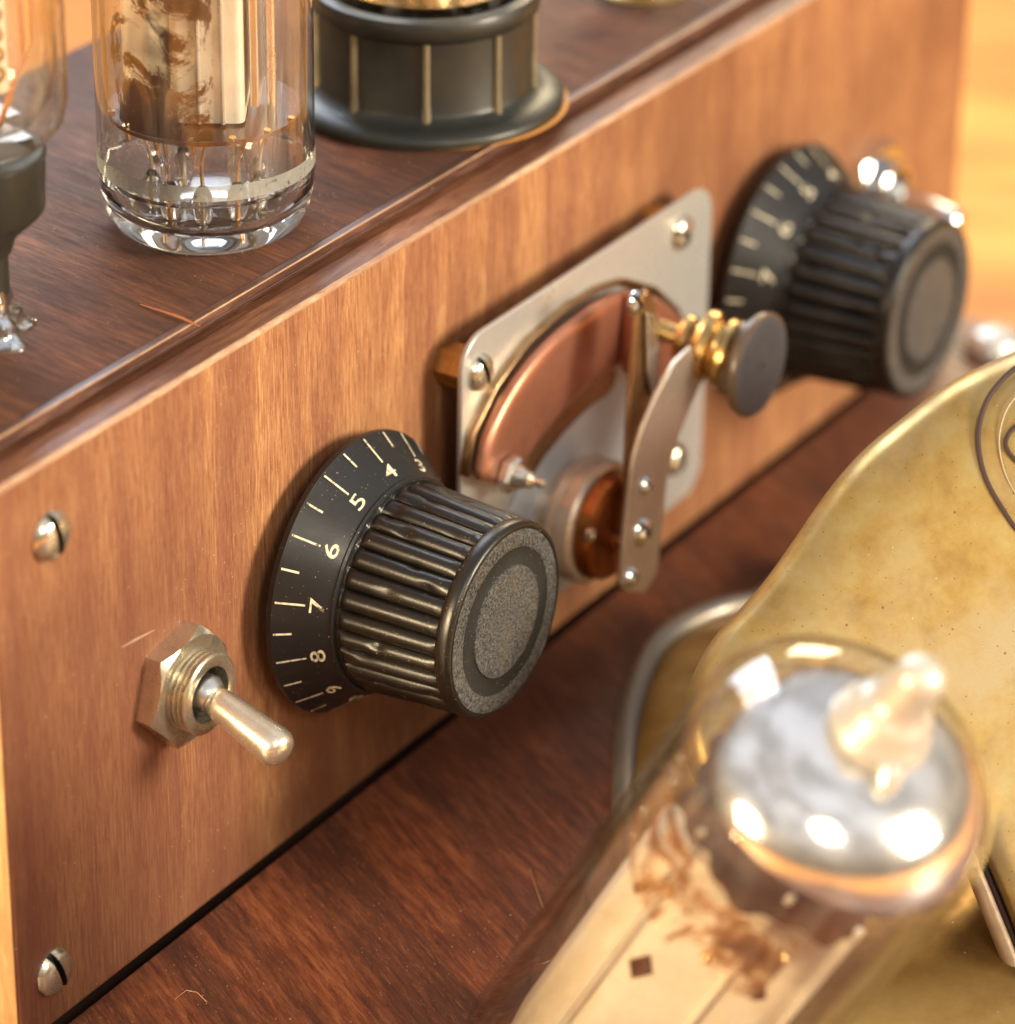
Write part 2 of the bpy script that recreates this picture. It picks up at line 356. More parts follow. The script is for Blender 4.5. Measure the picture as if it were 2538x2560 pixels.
# ------------------------------------------------------------------ cabinet
W_, H_ = 28.3, 8.8
cab = empty('amplifier_cabinet', (0,0,0), 'brown wooden box with numbered black knobs and toggle switches on its front', 'amplifier')
def pbox(x0, x1, y0, y1, z0, z1): return box(x0, x1, y0, y1, z0, z1)
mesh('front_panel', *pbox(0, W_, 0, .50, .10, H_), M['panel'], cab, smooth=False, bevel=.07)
mesh('lit_end_strip', *pbox(-.022, -.001, .03, .5, .15, H_-.08), M['side_lit'], cab, smooth=False)  # added strip, shows the side light on the panel's left end
mesh('gap_backing', *pbox(.3, W_-.3, .32, .48, -.74, .099), M['gapshade'], cab, smooth=False)  # dark strip added behind the gap to deepen its shade
mesh('top_lip', *pbox(.02, W_-.02, .503, 1.1, 8.2, H_-.012), M['lip'], cab, smooth=False)
# the panel's own top edge shows long-grain wood
mesh('edge_strip', *pbox(.06, W_-.06, .075, .497, H_-.05, H_+.012), M['lip'], cab, smooth=False, bevel=.01)
mesh('arris_highlight', *tube([(.08, .045, H_-.035), (10, .05, H_-.03), (20, .045, H_-.035), (W_-.08, .045, H_-.035)], .055, 10), M['wear_light'], cab)  # pale tube stands for the highlight along the panel's arris
mesh('side_panel', *pbox(.003, .55, .503, 8.2, -.745, H_-.03), M['side_lit'], cab, smooth=False, bevel=.04)
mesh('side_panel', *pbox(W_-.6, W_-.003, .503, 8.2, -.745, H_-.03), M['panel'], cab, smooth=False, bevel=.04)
mesh('back_panel', *pbox(.56, W_-.61, 7.6, 8.19, -.745, H_-.03), M['lid'], cab, smooth=False)
# lid with a moulded front edge
LZ = 9.05
prof = [(.64, H_+.015), (.60, H_+.04), (.585, H_+.09), (.60, H_+.135), (.63, H_+.15), (.615, H_+.17), (.615, LZ-.03), (.645, LZ), (8.3, LZ), (8.3, H_+.015)]
n = len(prof); V = [(x, y, z) for x in (-.02, W_+.02) for y, z in prof]
V = [(x, y+.12, z) for x, y, z in V]
mesh('lid', V, [tuple(range(n))[::-1], tuple(range(n, 2*n))]+[(i, (i+1)%n, (i+1)%n+n, i+n) for i in range(n)], M['lid'], cab, autosmooth=50)
mo = [(.74, H_+.02), (.74, H_+.055), (.605, H_+.06), (.60, H_+.07), (.60, LZ), (.612, LZ+.012), (.70, LZ+.014), (.74, LZ+.008)]
V = [(x, y, z) for x in (-.025, W_+.025) for y, z in mo]; n = len(mo)
mesh('lid_moulding', V, [tuple(range(n))[::-1], tuple(range(n, 2*n))]+[(i, (i+1)%n, (i+1)%n+n, i+n) for i in range(n)], M['mould'], cab, autosmooth=30)
mesh('highlight_line', *tube([(.1, .604, LZ+.004), (9, .606, LZ+.006), (18, .603, LZ+.004), (W_-.1, .605, LZ+.005)], .014, 6), M['wear_light'], cab)  # thin pale line painted as the glint on the moulding's edge
mesh('highlight_line', *tube([(.1, .601, H_+.12), (7, .601, H_+.115), (15, .601, H_+.122), (W_-.1, .601, H_+.12)], .012, 6), M['mould'], cab)
# an orange splinter lifting off the lid
p = [on(265, 574, 2, LZ+.015), on(310, 588, 2, LZ+.04), on(345, 600, 2, LZ+.05), on(378, 616, 2, LZ+.02)]
mesh('splinter', *tube(p, [.006,.014,.022,.008], 6), M['splinter'], cab)

# ---- slotted screws
def screw_data(r, h, w, ang, n=14):
    us = [-1+2*i/n for i in range(n+1)]; ww = w/r
    us = sorted([u for u in us if abs(u) > ww*1.3]+[-ww-1e-4, -ww, ww, ww+1e-4, 0])
    V, Fc, MI = [], [], []; nv = 12
    for u in us:
        x = u*r; zz = math.sqrt(max(r*r-x*x, 0))
        for j in range(nv+1):
            z = zz*(-1+2*j/nv); rr = min(1, math.hypot(x, z)/r)
            y = h*(.18+.82*math.sqrt(max(0, 1-rr**2.2)))
            if abs(u) <= ww: y = min(y, h*.35)
            V.append((x*math.cos(ang)-z*math.sin(ang), -y, x*math.sin(ang)+z*math.cos(ang)))
    for i in range(len(us)-1):
        for j in range(nv): a = i*(nv+1)+j; Fc.append((a, a+nv+1, a+nv+2, a+1)); MI.append(1 if abs(us[i]) <= ww+1e-3 and abs(us[i+1]) <= ww+1e-3 else 0)
    sk = lathe([(r*.998, .0), (r*.998, h*.2)], 40, (0,0,0), OUTW)
    return (*merge((V, Fc), sk), MI)
def screw(x, z, r=.36, h=.2, ang=.25, parent=None, y=0, mat='nickel', name='screw'):
    V, Fc, MI = screw_data(r, h, r*.15, ang)
    o = mesh(name, V, Fc, [M[mat], M['cavity']], parent or cab, autosmooth=50)
    for q, mi_ in enumerate(MI): o.data.polygons[q].material_index = mi_
    o.location = Vector((x, y, z))*S; return o
p = on(92, 1010, 1, 0); screw(p.x, p.z, .36, .2, .18)
p = on(98, 1832, 1, 0); screw(p.x, p.z, .36, .2, .3)
screw(27.4, 7.75, .36, .2, .1); screw(27.4, 1.06, .36, .2, -.3)

a_, b_, c_ = on(228, 1222, 1, -.002), on(252, 1208, 1, -.004), on(292, 1188, 1, -.002)
mesh('pale_scratch', *tube([a_, b_, c_], [.012, .03, .006], 6), M['wear_light'], cab)
# ---- numbered knob
def text_mesh(ch, size):
    c = bpy.data.curves.new('digit', 'FONT'); c.body = ch; c.size = size; c.align_x = 'CENTER'; c.align_y = 'CENTER'; c.offset = 0.006*size; c.extrude = 0; c.resolution_u = 3
    o = bpy.data.objects.new('digit', c); scn.collection.objects.link(o); dg = bpy.context.evaluated_depsgraph_get()
    me = bpy.data.meshes.new_from_object(o.evaluated_get(dg)); v = [tuple(x.co) for x in me.vertices]; f = [tuple(p.vertices) for p in me.polygons]
    bpy.data.objects.remove(o); bpy.data.meshes.remove(me); bpy.data.curves.remove(c); return v, f
R0, Y0, R1, Y1 = 2.17, .46, 1.64, 1.14     # skirt cone: rim radius/height, inner radius/height
def cone(ang, s, lift=.006):                # s: 0 at rim, 1 at body; coordinates round the knob axis
    r = R0+(R1-R0)*s; h = Y0+(Y1-Y0)*s; nl = math.hypot(R1-R0, Y1-Y0); nr, nh = (Y1-Y0)/nl, (R0-R1)/nl
    r += nr*lift; h += nh*lift
    return Vector((r*math.cos(ang), -h, r*math.sin(ang)))
def make_knob(x, z, a7, name='knob', wear=True):
    k = empty(name, (x, 0, z), parent=cab)
    NR = 30
    rnd = random.Random(3 if x < 10 else 5)
    chips = [(rnd.uniform(0, 2*math.pi), rnd.uniform(1.3, 2.75), rnd.uniform(.03, .10), rnd.uniform(.02, .055)) for _ in range(46)]
    pf = [(1.60, 1.10, 0), (1.585, 1.18, 0), (1.57, 1.215, .05), (1.60, 1.28, .125)]+[(1.60-.10*q/26, 1.28+1.44*q/26, .125-.012*q/26) for q in range(1, 27)]+[(1.475, 2.80, .05), (1.49, 2.83, 0), (1.505, 2.87, 0), (1.505, 2.99, 0), (1.48, 3.045, 0), (1.43, 3.07, 0), (1.405, 3.065, 0), (1.395, 3.05, 0), (0, 3.05, 0)]
    def ribs(r, t, i):
        dep = pf[i][2]
        if not dep: return r
        k_ = t*NR/(2*math.pi); g = math.sin(math.pi*(k_ % 1.0))**.55
        wob = .005*math.sin(5.3*math.floor(k_)+1.7*pf[i][1]*(1+.3*math.sin(math.floor(k_)*2.1)))
        rr = r-dep*(1-g)+wob*g
        for (a_, h_, s_, d_) in chips:
            da = (t-a_+math.pi) % (2*math.pi)-math.pi
            if abs(da) < .12 and abs(pf[i][1]-h_) < .25: rr -= d_*math.exp(-((da*1.55/s_)**2+((pf[i][1]-h_)/(s_*1.5))**2))
        return rr
    body = lathe([(a_, b_) for a_, b_, _ in pf], 420, (0,0,0), OUTW, ribs)
    mesh('grip', *body, M['bake'], k, autosmooth=40)
    sk = lathe([(1.2, .34), (2.12, .34), (2.165, .36), (R0, .40), (R0, Y0-.012), (R0-.012, Y0), (R1+.02, Y1-.02), (R1+.035, Y1+.01), (R1+.01, Y1+.045), (R1-.035, Y1+.05), (1.55, Y1+.02)], 128, (0,0,0), OUTW)
    s = mesh('skirt', *sk, M['skirt'], k, autosmooth=25)
    mesh('shaft', *lathe([(.35, .0), (.35, .4)], 24, (0,0,0), OUTW), M['nickel'], k)
    # painted scale
    parts = []; step = math.radians(27)
    for q in range(0, 21):
        val = q/2; a = a7+(val-7)*step
        major = q % 2 == 0; s1 = .54 if major else .34; hw = .016
        parts.append(([cone(a-hw/R0, .03), cone(a+hw/R0, .03), cone(a+hw/R0*1.15, s1), cone(a-hw/R0*1.15, s1)], [(0,1,2,3)]))
        if major:
            tv, tf = text_mesh(str(int(val)), .36); L = math.hypot(R0-R1, Y1-Y0)
            out = []
            for (tx, ty, _) in tv:
                sc = .75-ty*.86/L; rr = R0+(R1-R0)*sc
                out.append(cone(a-tx*1.42/rr, sc))
            parts.append((out, tf))
    mesh('scale_marks', *merge(*parts), M['paint'], k, smooth=False)
    mesh('cap_ring', *lathe([(1.395, 3.052), (1.39, 3.062), (1.14, 3.070), (1.13, 3.064)], 96, (0,0,0), OUTW), M['satin'], k)
    mesh('cap_groove', *lathe([(1.129, 3.066), (1.11, 3.056), (.88, 3.056), (.862, 3.066)], 96, (0,0,0), OUTW), M['darkring'], k)
    mesh('cap_disc', *lathe([(.86, 3.06), (.85, 3.085), (.78, 3.09), (.3, 3.078), (0, 3.074)], 96, (0,0,0), OUTW), M['satin'], k)
    return k
k1 = make_knob(7.55, 4.33, math.radians(167)); k1['label'] = 'numbered black knob in sharp focus, nearest the camera'
k2 = make_knob(20.68, 4.22, math.radians(158)); k2.scale = (1.05, 1.05, 1.05); k2['label'] = 'blurred numbered black knob at the far end of the panel'

# ---- toggle switches
def make_toggle(x, z, tip, label, mat='nickel'):
    t = empty('toggle_switch', (x, 0, z), parent=cab); t['label'] = label
    hx = hexprof(.93, rot=math.radians(12)); hi = hexprof(.84, 48)
    V, Fc = [], []
    # nut: hex with chamfered face running into a circle
    N_ = 48
    def hexr(t, R): 
        a = (t-math.radians(12)) % (math.pi/3)-math.pi/6; return R*math.cos(math.pi/6)/math.cos(a)
    rings = [(.93, 0.0, 'h'), (.93, .26, 'h2'), (.80, .355, 'c'), (.60, .355, 'c'), (.60, .1, 'c')]
    for R, h, kind in rings:
        for q in range(N_*2):
            t_ = 2*math.pi*q/(N_*2)
            if kind == 'c': r = R; hh = h
            else:
                r = hexr(t_, R); hh = h if kind == 'h' else h + .095*(1-(r-.805)/(.93-.805))
            V.append((r*math.cos(t_), -hh, r*math.sin(t_)))
    m_ = N_*2
    for i in range(len(rings)-1):
        for q in range(m_): Fc.append((i*m_+q, (i+1)*m_+q, (i+1)*m_+(q+1)%m_, i*m_+(q+1)%m_))
    mesh('nut', V, Fc, M[mat], t, autosmooth=22)
    pr = [(.57, .1)]; h = .33
    for q in range(3): pr += [(.605, h+.02), (.605, h+.045), (.53, h+.068), (.53, h+.074)]; h += .082
    pr += [(.605, h+.02), (.605, h+.05), (.575, h+.075), (.47, h+.085), (.42, h+.065), (.41, h-.20)]
    mesh('bushing', *lathe(pr, 64, (0,0,0), OUTW), M[mat], t, autosmooth=30)
    mesh('cavity', *lathe([(.42, h-.18), (0, h-.2)], 32, (0,0,0), OUTW), M['cavity'], t)
    tipv = Vector(tip)-Vector((x, 0, z)); piv = Vector((0, -(h-.02), 0)); d = (tipv-piv).normalized(); L = (tipv-piv).length
    mesh('ball_joint', *lathe([(.02, -.25), (.18, -.2), (.27, -.08), (.29, .02), (.24, .14), (.14, .2)], 32, piv, d), M['steel'], t)
    mesh('lever', *lathe([(.14, .06), (.19, .14), (.225, .24), (.235, .34), (.28, L-.32), (.29, L-.20), (.275, L-.10), (.22, L-.02), (.12, L+.03), (0.002, L+.04)], 40, piv, d), M['lever'] if mat == 'nickel' else M['chrome'], t)
    return t
tp = on(537, 1422, 1, -1.95); make_toggle(3.68, 4.22, (tp.x, -1.95, tp.z), 'nickel toggle switch with its lever pointing down, in sharp focus')
tp = on(1810, 428, 1, -2.0); make_toggle(24.42, 4.40, (tp.x, -2.0, tp.z), 'blurred bright toggle switch behind the far knob', 'chrome')

# ---- tuning wiper on its metal plate
PY = -.55
w_ = empty('rotary_selector', (14, 0, 4.3), parent=cab); w_['label'] = 'open rotary wiper with copper arc on a pale metal plate'
org = Vector((14, 0, 4.3))
def rel(vs): return [Vector(v)-org for v in vs]
def wm(name, vf, mat, **kw): return mesh(name, rel(vf[0]), vf[1], mat, w_, **kw)
c = [on(862, 800, 1, PY).x, on(1322, 700, 1, PY).x]
zt = (on(1000, 560, 1, PY).z+on(1290, 366, 1, PY).z)/2
rr = roundrect(c[0], c[1], 1.45, zt, .55)
wm('mounting_plate', prism([(x, PY, z) for x, z in rr], (0,-.09,0)), M['silverplate'], bevel=.02, autosmooth=30)
for i, (px, py, an) in enumerate(((915, 705, .35), (1295, 440, 1.2), (1283, 868, .2), (0, 0, .5))):
    p = on(px, py, 1, PY-.2) if px else Vector((c[0]+.7, 0, 2.1))
    wm('standoff', lathe([(.05, 0), (.34, 0), (.34, -PY-.003)], 6, (p.x, 0, p.z), OUTW), M['brassf'], autosmooth=20)
    o = screw(p.x-org.x, p.z-org.z, .30, .17, an, w_, PY-.09, 'nickel', 'plate_screw')
# copper arc
ctr = on(1125, 905, 1, -.95); A = on(1010, 672, 1, -.95)
pts = [on(x, y, 1, -.95) for x, y in ((905, 905), (918, 830), (960, 742), (1020, 660), (1090, 598), (1150, 560), (1195, 545), (1250, 560), (1290, 598), (1312, 650))]
inn = [on(x, y, 1, -.95) for x, y in ((985, 925), (988, 905), (1010, 860), (1045, 812), (1090, 762), (1140, 715), (1185, 692), (1220, 690), (1245, 705), (1262, 740))]
V = []; 
for q, (a, b) in enumerate(zip(pts, inn)):
    for s_, dy in ((0, .14), (0, .02), (.05, -.03), (.14, -.05), (.5, 0), (1, .06), (1, .16)):
        p = a.lerp(b, s_); V.append((p.x, p.y+dy, p.z))
def strip(V, rows, cols, close=False):
    return [(i*cols+j, i*cols+j+1, (i+1)*cols+j+1, (i+1)*cols+j) for i in range(rows-1) for j in range(cols-1)]
o = wm('copper_arc', (V, strip(V, len(pts), 7)), M['copper'], autosmooth=60)
sb = o.modifiers.new('smooth', 'SUBSURF'); sb.levels = 2; sb.render_levels = 2
so = o.modifiers.new('thick', 'SOLIDIFY'); so.thickness = .0006
# dark edge ring just behind the copper
V = []
for q, a in enumerate(pts):
    b = a.lerp(inn[q], -.045); V.append((b.x, -.80, b.z)); V.append((b.x, -.70, b.z)); V.append((a.x, -.70, a.z))
o = wm('arc_backing', (V, strip(V, len(pts), 3)), M['brown'], autosmooth=60)
so = o.modifiers.new('thick', 'SOLIDIFY'); so.thickness = .0008
# upright copper fin
fn = [on(1178, 552, 1, -1.0), on(1200, 552, 1, -1.0), on(1199, 716, 1, -1.0), on(1172, 700, 1, -1.0)]
wm('copper_fin', prism(fn, (0,-.45,0)), M['copper'], bevel=.02)
# open middle: blue-grey plate, and a brown strip painted as its reflection
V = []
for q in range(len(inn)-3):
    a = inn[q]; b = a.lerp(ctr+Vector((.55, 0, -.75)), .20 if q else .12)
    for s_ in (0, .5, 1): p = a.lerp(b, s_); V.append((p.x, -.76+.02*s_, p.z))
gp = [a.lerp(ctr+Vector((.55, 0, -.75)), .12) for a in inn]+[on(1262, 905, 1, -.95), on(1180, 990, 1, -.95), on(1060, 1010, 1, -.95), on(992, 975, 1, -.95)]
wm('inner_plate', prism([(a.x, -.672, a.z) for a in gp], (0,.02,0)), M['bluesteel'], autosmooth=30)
o = wm('reflection_strip', (V, strip(V, len(inn)-3, 3)), M['brown'], autosmooth=60)
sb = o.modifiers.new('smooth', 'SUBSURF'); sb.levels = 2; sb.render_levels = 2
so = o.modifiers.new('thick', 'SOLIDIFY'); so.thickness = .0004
stop = on(958, 893, 1, -1.0)
wm('stop_nut', lathe([(.30, 0), (.30, .12), (.24, .17), (.1, .17)], 6, stop, OUTW), M['steel'], autosmooth=20)
wm('stop_pin', lathe([(.19, .12), (.19, .24), (.15, .30), (.13, .42), (.05, .50), (.075, .56), (.06, .64), (0, .67)], 24, stop, OUTW), M['lever'])
h1 = on(1128, 985, 1, -1.45)
hx_, hz_ = h1.x, h1.z
wm('hub', lathe([(.7, .66), (.7, 1.0), (.98, 1.02), (1.02, 1.06), (1.02, 1.14), (.97, 1.18), (.97, 1.22), (1.02, 1.26), (1.02, 1.46), (.97, 1.52), (.90, 1.54), (.88, 1.45), (.84, 1.35)], 72, (hx_, 0, hz_), OUTW), M['armmetal'], autosmooth=30)
wm('hub_cup', lathe([(.86, 1.40), (.88, 1.60), (.86, 1.78), (.78, 1.84), (.5, 1.82), (0, 1.81)], 64, (hx_, 0, hz_), OUTW), M['amber'], autosmooth=40)
sc_ = on(1112, 1008, 1, -1.84); wm('hub_screw', lathe([(.11, -.02), (.11, .05), (.06, .09), (0, .1)], 20, sc_, OUTW), M['nickel'])
AY = -2.25
def band(cl, wds, y0, y1):                  # strip following a centre line of (px,py), half widths in cm along the panel's x
    P = [on(x, y, 1, y0+(y1-y0)*i/(len(cl)-1)) for i, (x, y) in enumerate(cl)]; return P
arm = [(1166, 1102), (1176, 1114), (1210, 1115), (1232, 1080), (1242, 1000), (1252, 900), (1272, 825), (1300, 755), (1326, 700), (1298, 652), (1266, 682), (1234, 740), (1206, 805), (1190, 860), (1180, 930), (1170, 1020)]
poly = [on(x, y, 1, AY) for x, y in arm]
wm('wiper_arm', prism(poly, (0,-.07,0)), M['armmetal'], bevel=.015, autosmooth=30)
arm2 = [(1172, 1100), (1182, 930), (1188, 800), (1196, 680), (1206, 575), (1222, 545), (1240, 575), (1242, 650), (1238, 740), (1216, 800), (1200, 860), (1188, 1000)]
poly = [on(x, y, 1, AY+.28) for x, y in arm2]
wm('spring_leaf', prism(poly, (0,.10,0)), M['brown'], bevel=.02, autosmooth=30)
gl_ = [(1215, 590), (1232, 590), (1238, 660), (1236, 735), (1226, 748), (1217, 700)]
wm('contact_strip', prism([on(x, y, 1, AY+.26) for x, y in gl_], (0,-.06,0)), M['steel'], bevel=.015)
for px, py, r in ((1216, 915, .15), (1212, 1003, .24), (1190, 1088, .17), (1226, 578, .2)):
    p = on(px, py, 1, AY-.08)
    o = screw(p.x-org.x, p.z-org.z, r, .13, .6, w_, AY-.065 if py > 700 else AY+.2, 'chrome', 'rivet')
# post under the arm to the hub
wm('arm_post', lathe([(.16, 1.5), (.16, 2.24)], 20, (on(1205,1030,1,-2.2).x, 0, on(1205,1030,1,-2.2).z), OUTW), M['brown'])
# brass spindle and black thumb knob
sp0 = on(1272, 632, 1, -1.7); ax_s = Vector((0,-1,0))
kc = on(1435, 690, 1, -3.1)
ax_s = (kc-sp0).normalized(); Ls = (kc-sp0).length
u_, v_, a_ = basis(ax_s)
wm('spindle', lathe([(.0, -.4), (.17, -.4), (.17, .05), (.34, .08), (.40, .16), (.40, .26), (.30, .31), (.30, .36), (.52, .40), (.60, .48), (.60, .62), (.48, .70), (.46, .76), (.57, .82), (.58, .92), (.50, .98), (.30, 1.0), (.28, Ls-.1)], 48, sp0, ax_s), M['brassf'], autosmooth=30)
kx = Vector((.0,-1,.0))
wm('thumb_knob', lathe([(.18, -.62), (.50, -.58), (.62, -.45), (.60, -.34), (.70, -.22), (.84, -.14), (.86, -.04), (.84, 0.0), (.79, .015)], 64, kc, OUTW), M['knobside'], autosmooth=40)
wm('thumb_knob_face', lathe([(.80, .012), (.785, .03), (.06, .03), (.05, .0), (0, 0)], 64, kc, OUTW), M['disc_grey'])

# ------------------------------------------------------------------ glass tube standing upright on the lid
def fan(n, r, z): return ([(r*math.cos(2*math.pi*k/n), r*math.sin(2*math.pi*k/n), z) for k in range(n)], [tuple(range(n))])
pA = on(393, 422, 2, 9.05); tx, ty = pA.x, pA.y
tA = empty('vacuum_tube', (tx, ty, LZ), 'upright clear glass tube with burnt brown flakes and a frosted band, standing on the lid', 'vacuum tube')
GR = 1.575
env = [(GR, .93), (GR, 8.6), (1.4, 9.1), (1.0, 9.5), (.4, 9.7), (0, 9.72)]
mesh('glass_envelope', *lathe(env, 96), M['glass'], tA, autosmooth=60)
envi = [(1.462, .93), (1.462, 1.5), (1.462, 8.5), (1.3, 9.0), (.9, 9.35), (0, 9.5)]
mesh('inner_glass', *lathe(envi, 96), M['glass'], tA, autosmooth=60)
mesh('thick_base', *lathe([(0, .10), (.35, .09), (.75, .03), (1.06, .01), (1.24, .05), (1.39, .17), (1.50, .38), (1.555, .64), (GR, .925), (1.46, .925), (1.43, .72), (1.34, .50), (1.15, .36), (.9, .31), (0, .30)], 96), M['baseglass'], tA, autosmooth=60)
mesh('frosted_band', *lathe([(GR+.004, 1.03), (GR+.004, 1.27)], 96), M['frost'], tA)
yaw = math.atan2(FWD.y, FWD.x)              # direction from the lens, on plan
for k in range(9):
    a = yaw+math.pi+math.radians(-150+k*37.5); x, y = .80*math.cos(a), .80*math.sin(a)
    b = lathe([(0.0, .05), (.10, .06), (.13, .15), (.15, .28), (.155, .42), (.13, .55), (.08, .64), (.03, .68)], 20, (x, y, .27))
    mesh('glass_bead', *b, M['bead'], tA)
    x2, y2 = 1.05*math.cos(a+.1), 1.05*math.sin(a+.1)
    mesh('lead_wire', *tube([(x, y, .15), (x, y, 1.0), (x*1.05, y*1.05, 1.3), (x2, y2, 1.85)], .028, 8), M['glowwire'] if k % 2 else M['nickel'], tA)
mesh('mica_spacer', *merge(lathe([(1.40, 1.80), (1.40, 1.86)], 72), fan(72, 1.40, 1.80), fan(72, 1.40, 1.86)), M['mica'], tA, autosmooth=30)
for k in range(7):
    a = yaw+math.pi+math.radians(-75+k*24)
    mesh('mica_tab', *tube([(1.32*math.cos(a), 1.32*math.sin(a), 1.66), (1.36*math.cos(a), 1.36*math.sin(a), 1.90)], [.035, .055], 8), M['glowwire'], tA)
# pale anode box, turned to face the front-left
def rotz(vf, a):
    c_, s_ = math.cos(a), math.sin(a); return [(x*c_-y*s_, x*s_+y*c_, z) for x, y, z in vf[0]], vf[1]
fa = yaw-math.pi/2
an = prism([(x, y-.05, 1.9) for x, y in roundrect(-.42, .62, -.72, .6, .12, 4)], (0,0,6.4))
mesh('anode', *rotz(an, fa), M['anode'], tA, autosmooth=30)
an = prism([(x, y, 1.95) for x, y in roundrect(-1.12, -.44, -.52, .5, .12, 4)], (0,0,6.3))
mesh('anode_wing', *rotz(an, fa), M['anode'], tA, autosmooth=30)
an = prism([(x, y, 2.1) for x, y in roundrect(.70, .82, -.62, .5, .03, 4)], (0,0,6.3))
mesh('support_rod', *rotz(an, fa), M['steel'], tA, autosmooth=30)
mesh('support_rod', *rotz(tube([(.98, -.3, 1.8), (.98, -.3, 8.2)], .07, 12), fa), M['nickel'], tA)
for k in range(2):
    mesh('seam_rod', *rotz(tube([(-.02+.34*k, -.79, 1.9), (-.02+.34*k, -.79, 8.2)], .035, 10), fa), M['silverplate'], tA)
mesh('burnt_flakes', *lathe([(1.44, 1.9+.25*i) for i in range(26)], 48, a0=yaw+math.radians(172), a1=yaw+math.radians(280)), M['flake'], tA)

# ------------------------------------------------------------------ tube on a black pedestal at the left edge
pb = on(-40, 628, 2, LZ)
tB = empty('vacuum_tube', (pb.x, pb.y, LZ), 'glass tube in a black collar on a narrow stem, at the left edge', 'vacuum tube')
mesh('glass_envelope', *lathe([(0, 2.75), (.6, 2.76), (.96, 2.80), (1.12, 2.95), (1.30, 3.15), (1.37, 3.5), (1.38, 9.5), (1.2, 10), (0, 10.3)], 80), M['glass_amber'], tB, autosmooth=60)
mesh('inner_glass', *lathe([(0, 3.1), (.5, 3.12), (.95, 3.2), (1.15, 3.5), (1.24, 4.0), (1.25, 9.5), (0, 9.9)], 80), M['glass'], tB, autosmooth=60)
mesh('collar', *lathe([(.3, 1.25), (.52, 1.25), (.60, 1.5), (.95, 1.82), (1.0, 1.9), (1.03, 2.6), (1.05, 2.68), (1.0, 2.72), (.9, 2.72), (.88, 2.6), (0, 2.6)], 72), M['bake_far'], tB, autosmooth=30)
mesh('stem', *lathe([(.46, .65), (.46, 1.25)], 40), M['bake_far'], tB)
mesh('clip', *lathe([(.44, .74), (.47, .60), (.50, .48), (.46, .40), (.50, .34), (.60, .28), (.58, .18), (.64, .10), (.74, .04), (.74, 0)], 96, rfun=lambda r, t, i: r*(1+(.05+.014*i)*math.cos(5*t+.6))), M['chrome'], tB, autosmooth=50)
coil = [(.22*math.cos(t/2.0)-.1, .22*math.sin(t/2.0)-.5, 3.7+t*.022) for t in range(0, 240)]
mesh('filament_coil', *tube(coil, .03, 6), M['brassf'], tB)
mesh('electrode', *rotz(prism([(x, y, 3.6) for x, y in roundrect(-.5, .55, -.4, .5, .2, 4)], (0,0,5.6)), fa+.5), M['anode'], tB, autosmooth=30)
for k in range(5):
    a = yaw+math.pi+math.radians(-30+k*33); mesh('lead_wire', *tube([(.4*math.cos(a), .4*math.sin(a), 2.9), (.9*math.cos(a), .9*math.sin(a), 4.2), (.85*math.cos(a), .85*math.sin(a), 8.5)], .03, 6), M['glowwire'], tB)

# ------------------------------------------------------------------ black socket with a gold glass lens
pC = on(802, 188, 2, 9.05); sx_, sy_ = pC.x, pC.y
sk = empty('tube_socket', (sx_, sy_, LZ), 'round black ribbed socket with a wide flange holding a golden bulb', 'tube socket')
mesh('washer', *lathe([(0, .025), (2.08, .025), (2.12, .0)], 72, (.13, -.09, .0)), M['washer'], sk, autosmooth=30)
mesh('flange', *lathe([(2.1, .03), (2.19, .06), (2.2, .15), (2.14, .22), (1.95, .27), (1.8, .31), (1.72, .38)], 96), M['bake_far'], sk, autosmooth=60)
mesh('body', *lathe([(1.73, .36), (1.69, .45), (1.68, 1.56), (1.74, 1.60), (1.79, 1.66), (1.80, 1.84), (1.76, 1.93), (1.62, 1.97), (1.56, 1.95), (1.52, 1.80), (1.5, 1.2)], 96), M['bake_far'], sk, autosmooth=40)
rb0 = yaw+math.pi
for k in range(9):
    a = rb0+math.radians(2+40*k); x, y = 1.71*math.cos(a), 1.71*math.sin(a)
    mesh('rib', *tube([(x, y, .30), (x*1.0, y*1.0, .6), (x, y, 1.58)], [.085,.06,.055], 8), M['ribm'], sk)
mesh('gold_bulb', *lathe([(1.46, 1.5), (1.48, 1.98), (1.42, 2.10), (1.44, 2.3), (1.48, 2.8), (1.45, 4.0), (1.2, 6.0), (0, 6.4)], 80), M['glass_amber'], sk, autosmooth=50)
mesh('bulb_cup', *lathe([(1.40, 2.05), (1.25, 1.95), (.6, 1.90), (0, 1.9)], 64), M['brassf'], sk, autosmooth=50)
mesh('bulb_stem', *lathe([(.5, 1.9), (.55, 2.2), (.4, 2.6), (.35, 4)], 32), M['steel'], sk, autosmooth=50)

# ------------------------------------------------------------------ small brass fitting at the top edge
p = on(1212, -22, 2, LZ)
fit = empty('brass_fitting', (p.x, p.y, LZ), 'small yellow brass fitting on the lid, right of the black socket', 'fitting')
mesh('foot', *lathe([(0, .12), (.5, .12), (.80, .1), (.86, .05), (.84, .0)], 48), M['brass'], fit, autosmooth=40)
mesh('post', *lathe([(.45, .12), (.42, .5), (.5, .6), (.5, 1.6), (.3, 1.8), (0, 1.85)], 40), M['brassf'], fit, autosmooth=40)
# nickel terminal at the far corner of the base board
p = on(1872, 668, 2, 0)
tm = empty('corner_terminal', (p.x, p.y, .09), 'small bright nickel terminal on the far corner of the board, just behind the brass piece', 'terminal')
mesh('cap', *lathe([(.55, 0), (.58, .1), (.5, .3), (.3, .42), (0, .46)], 32), M['silverplate'], tm, autosmooth=40)

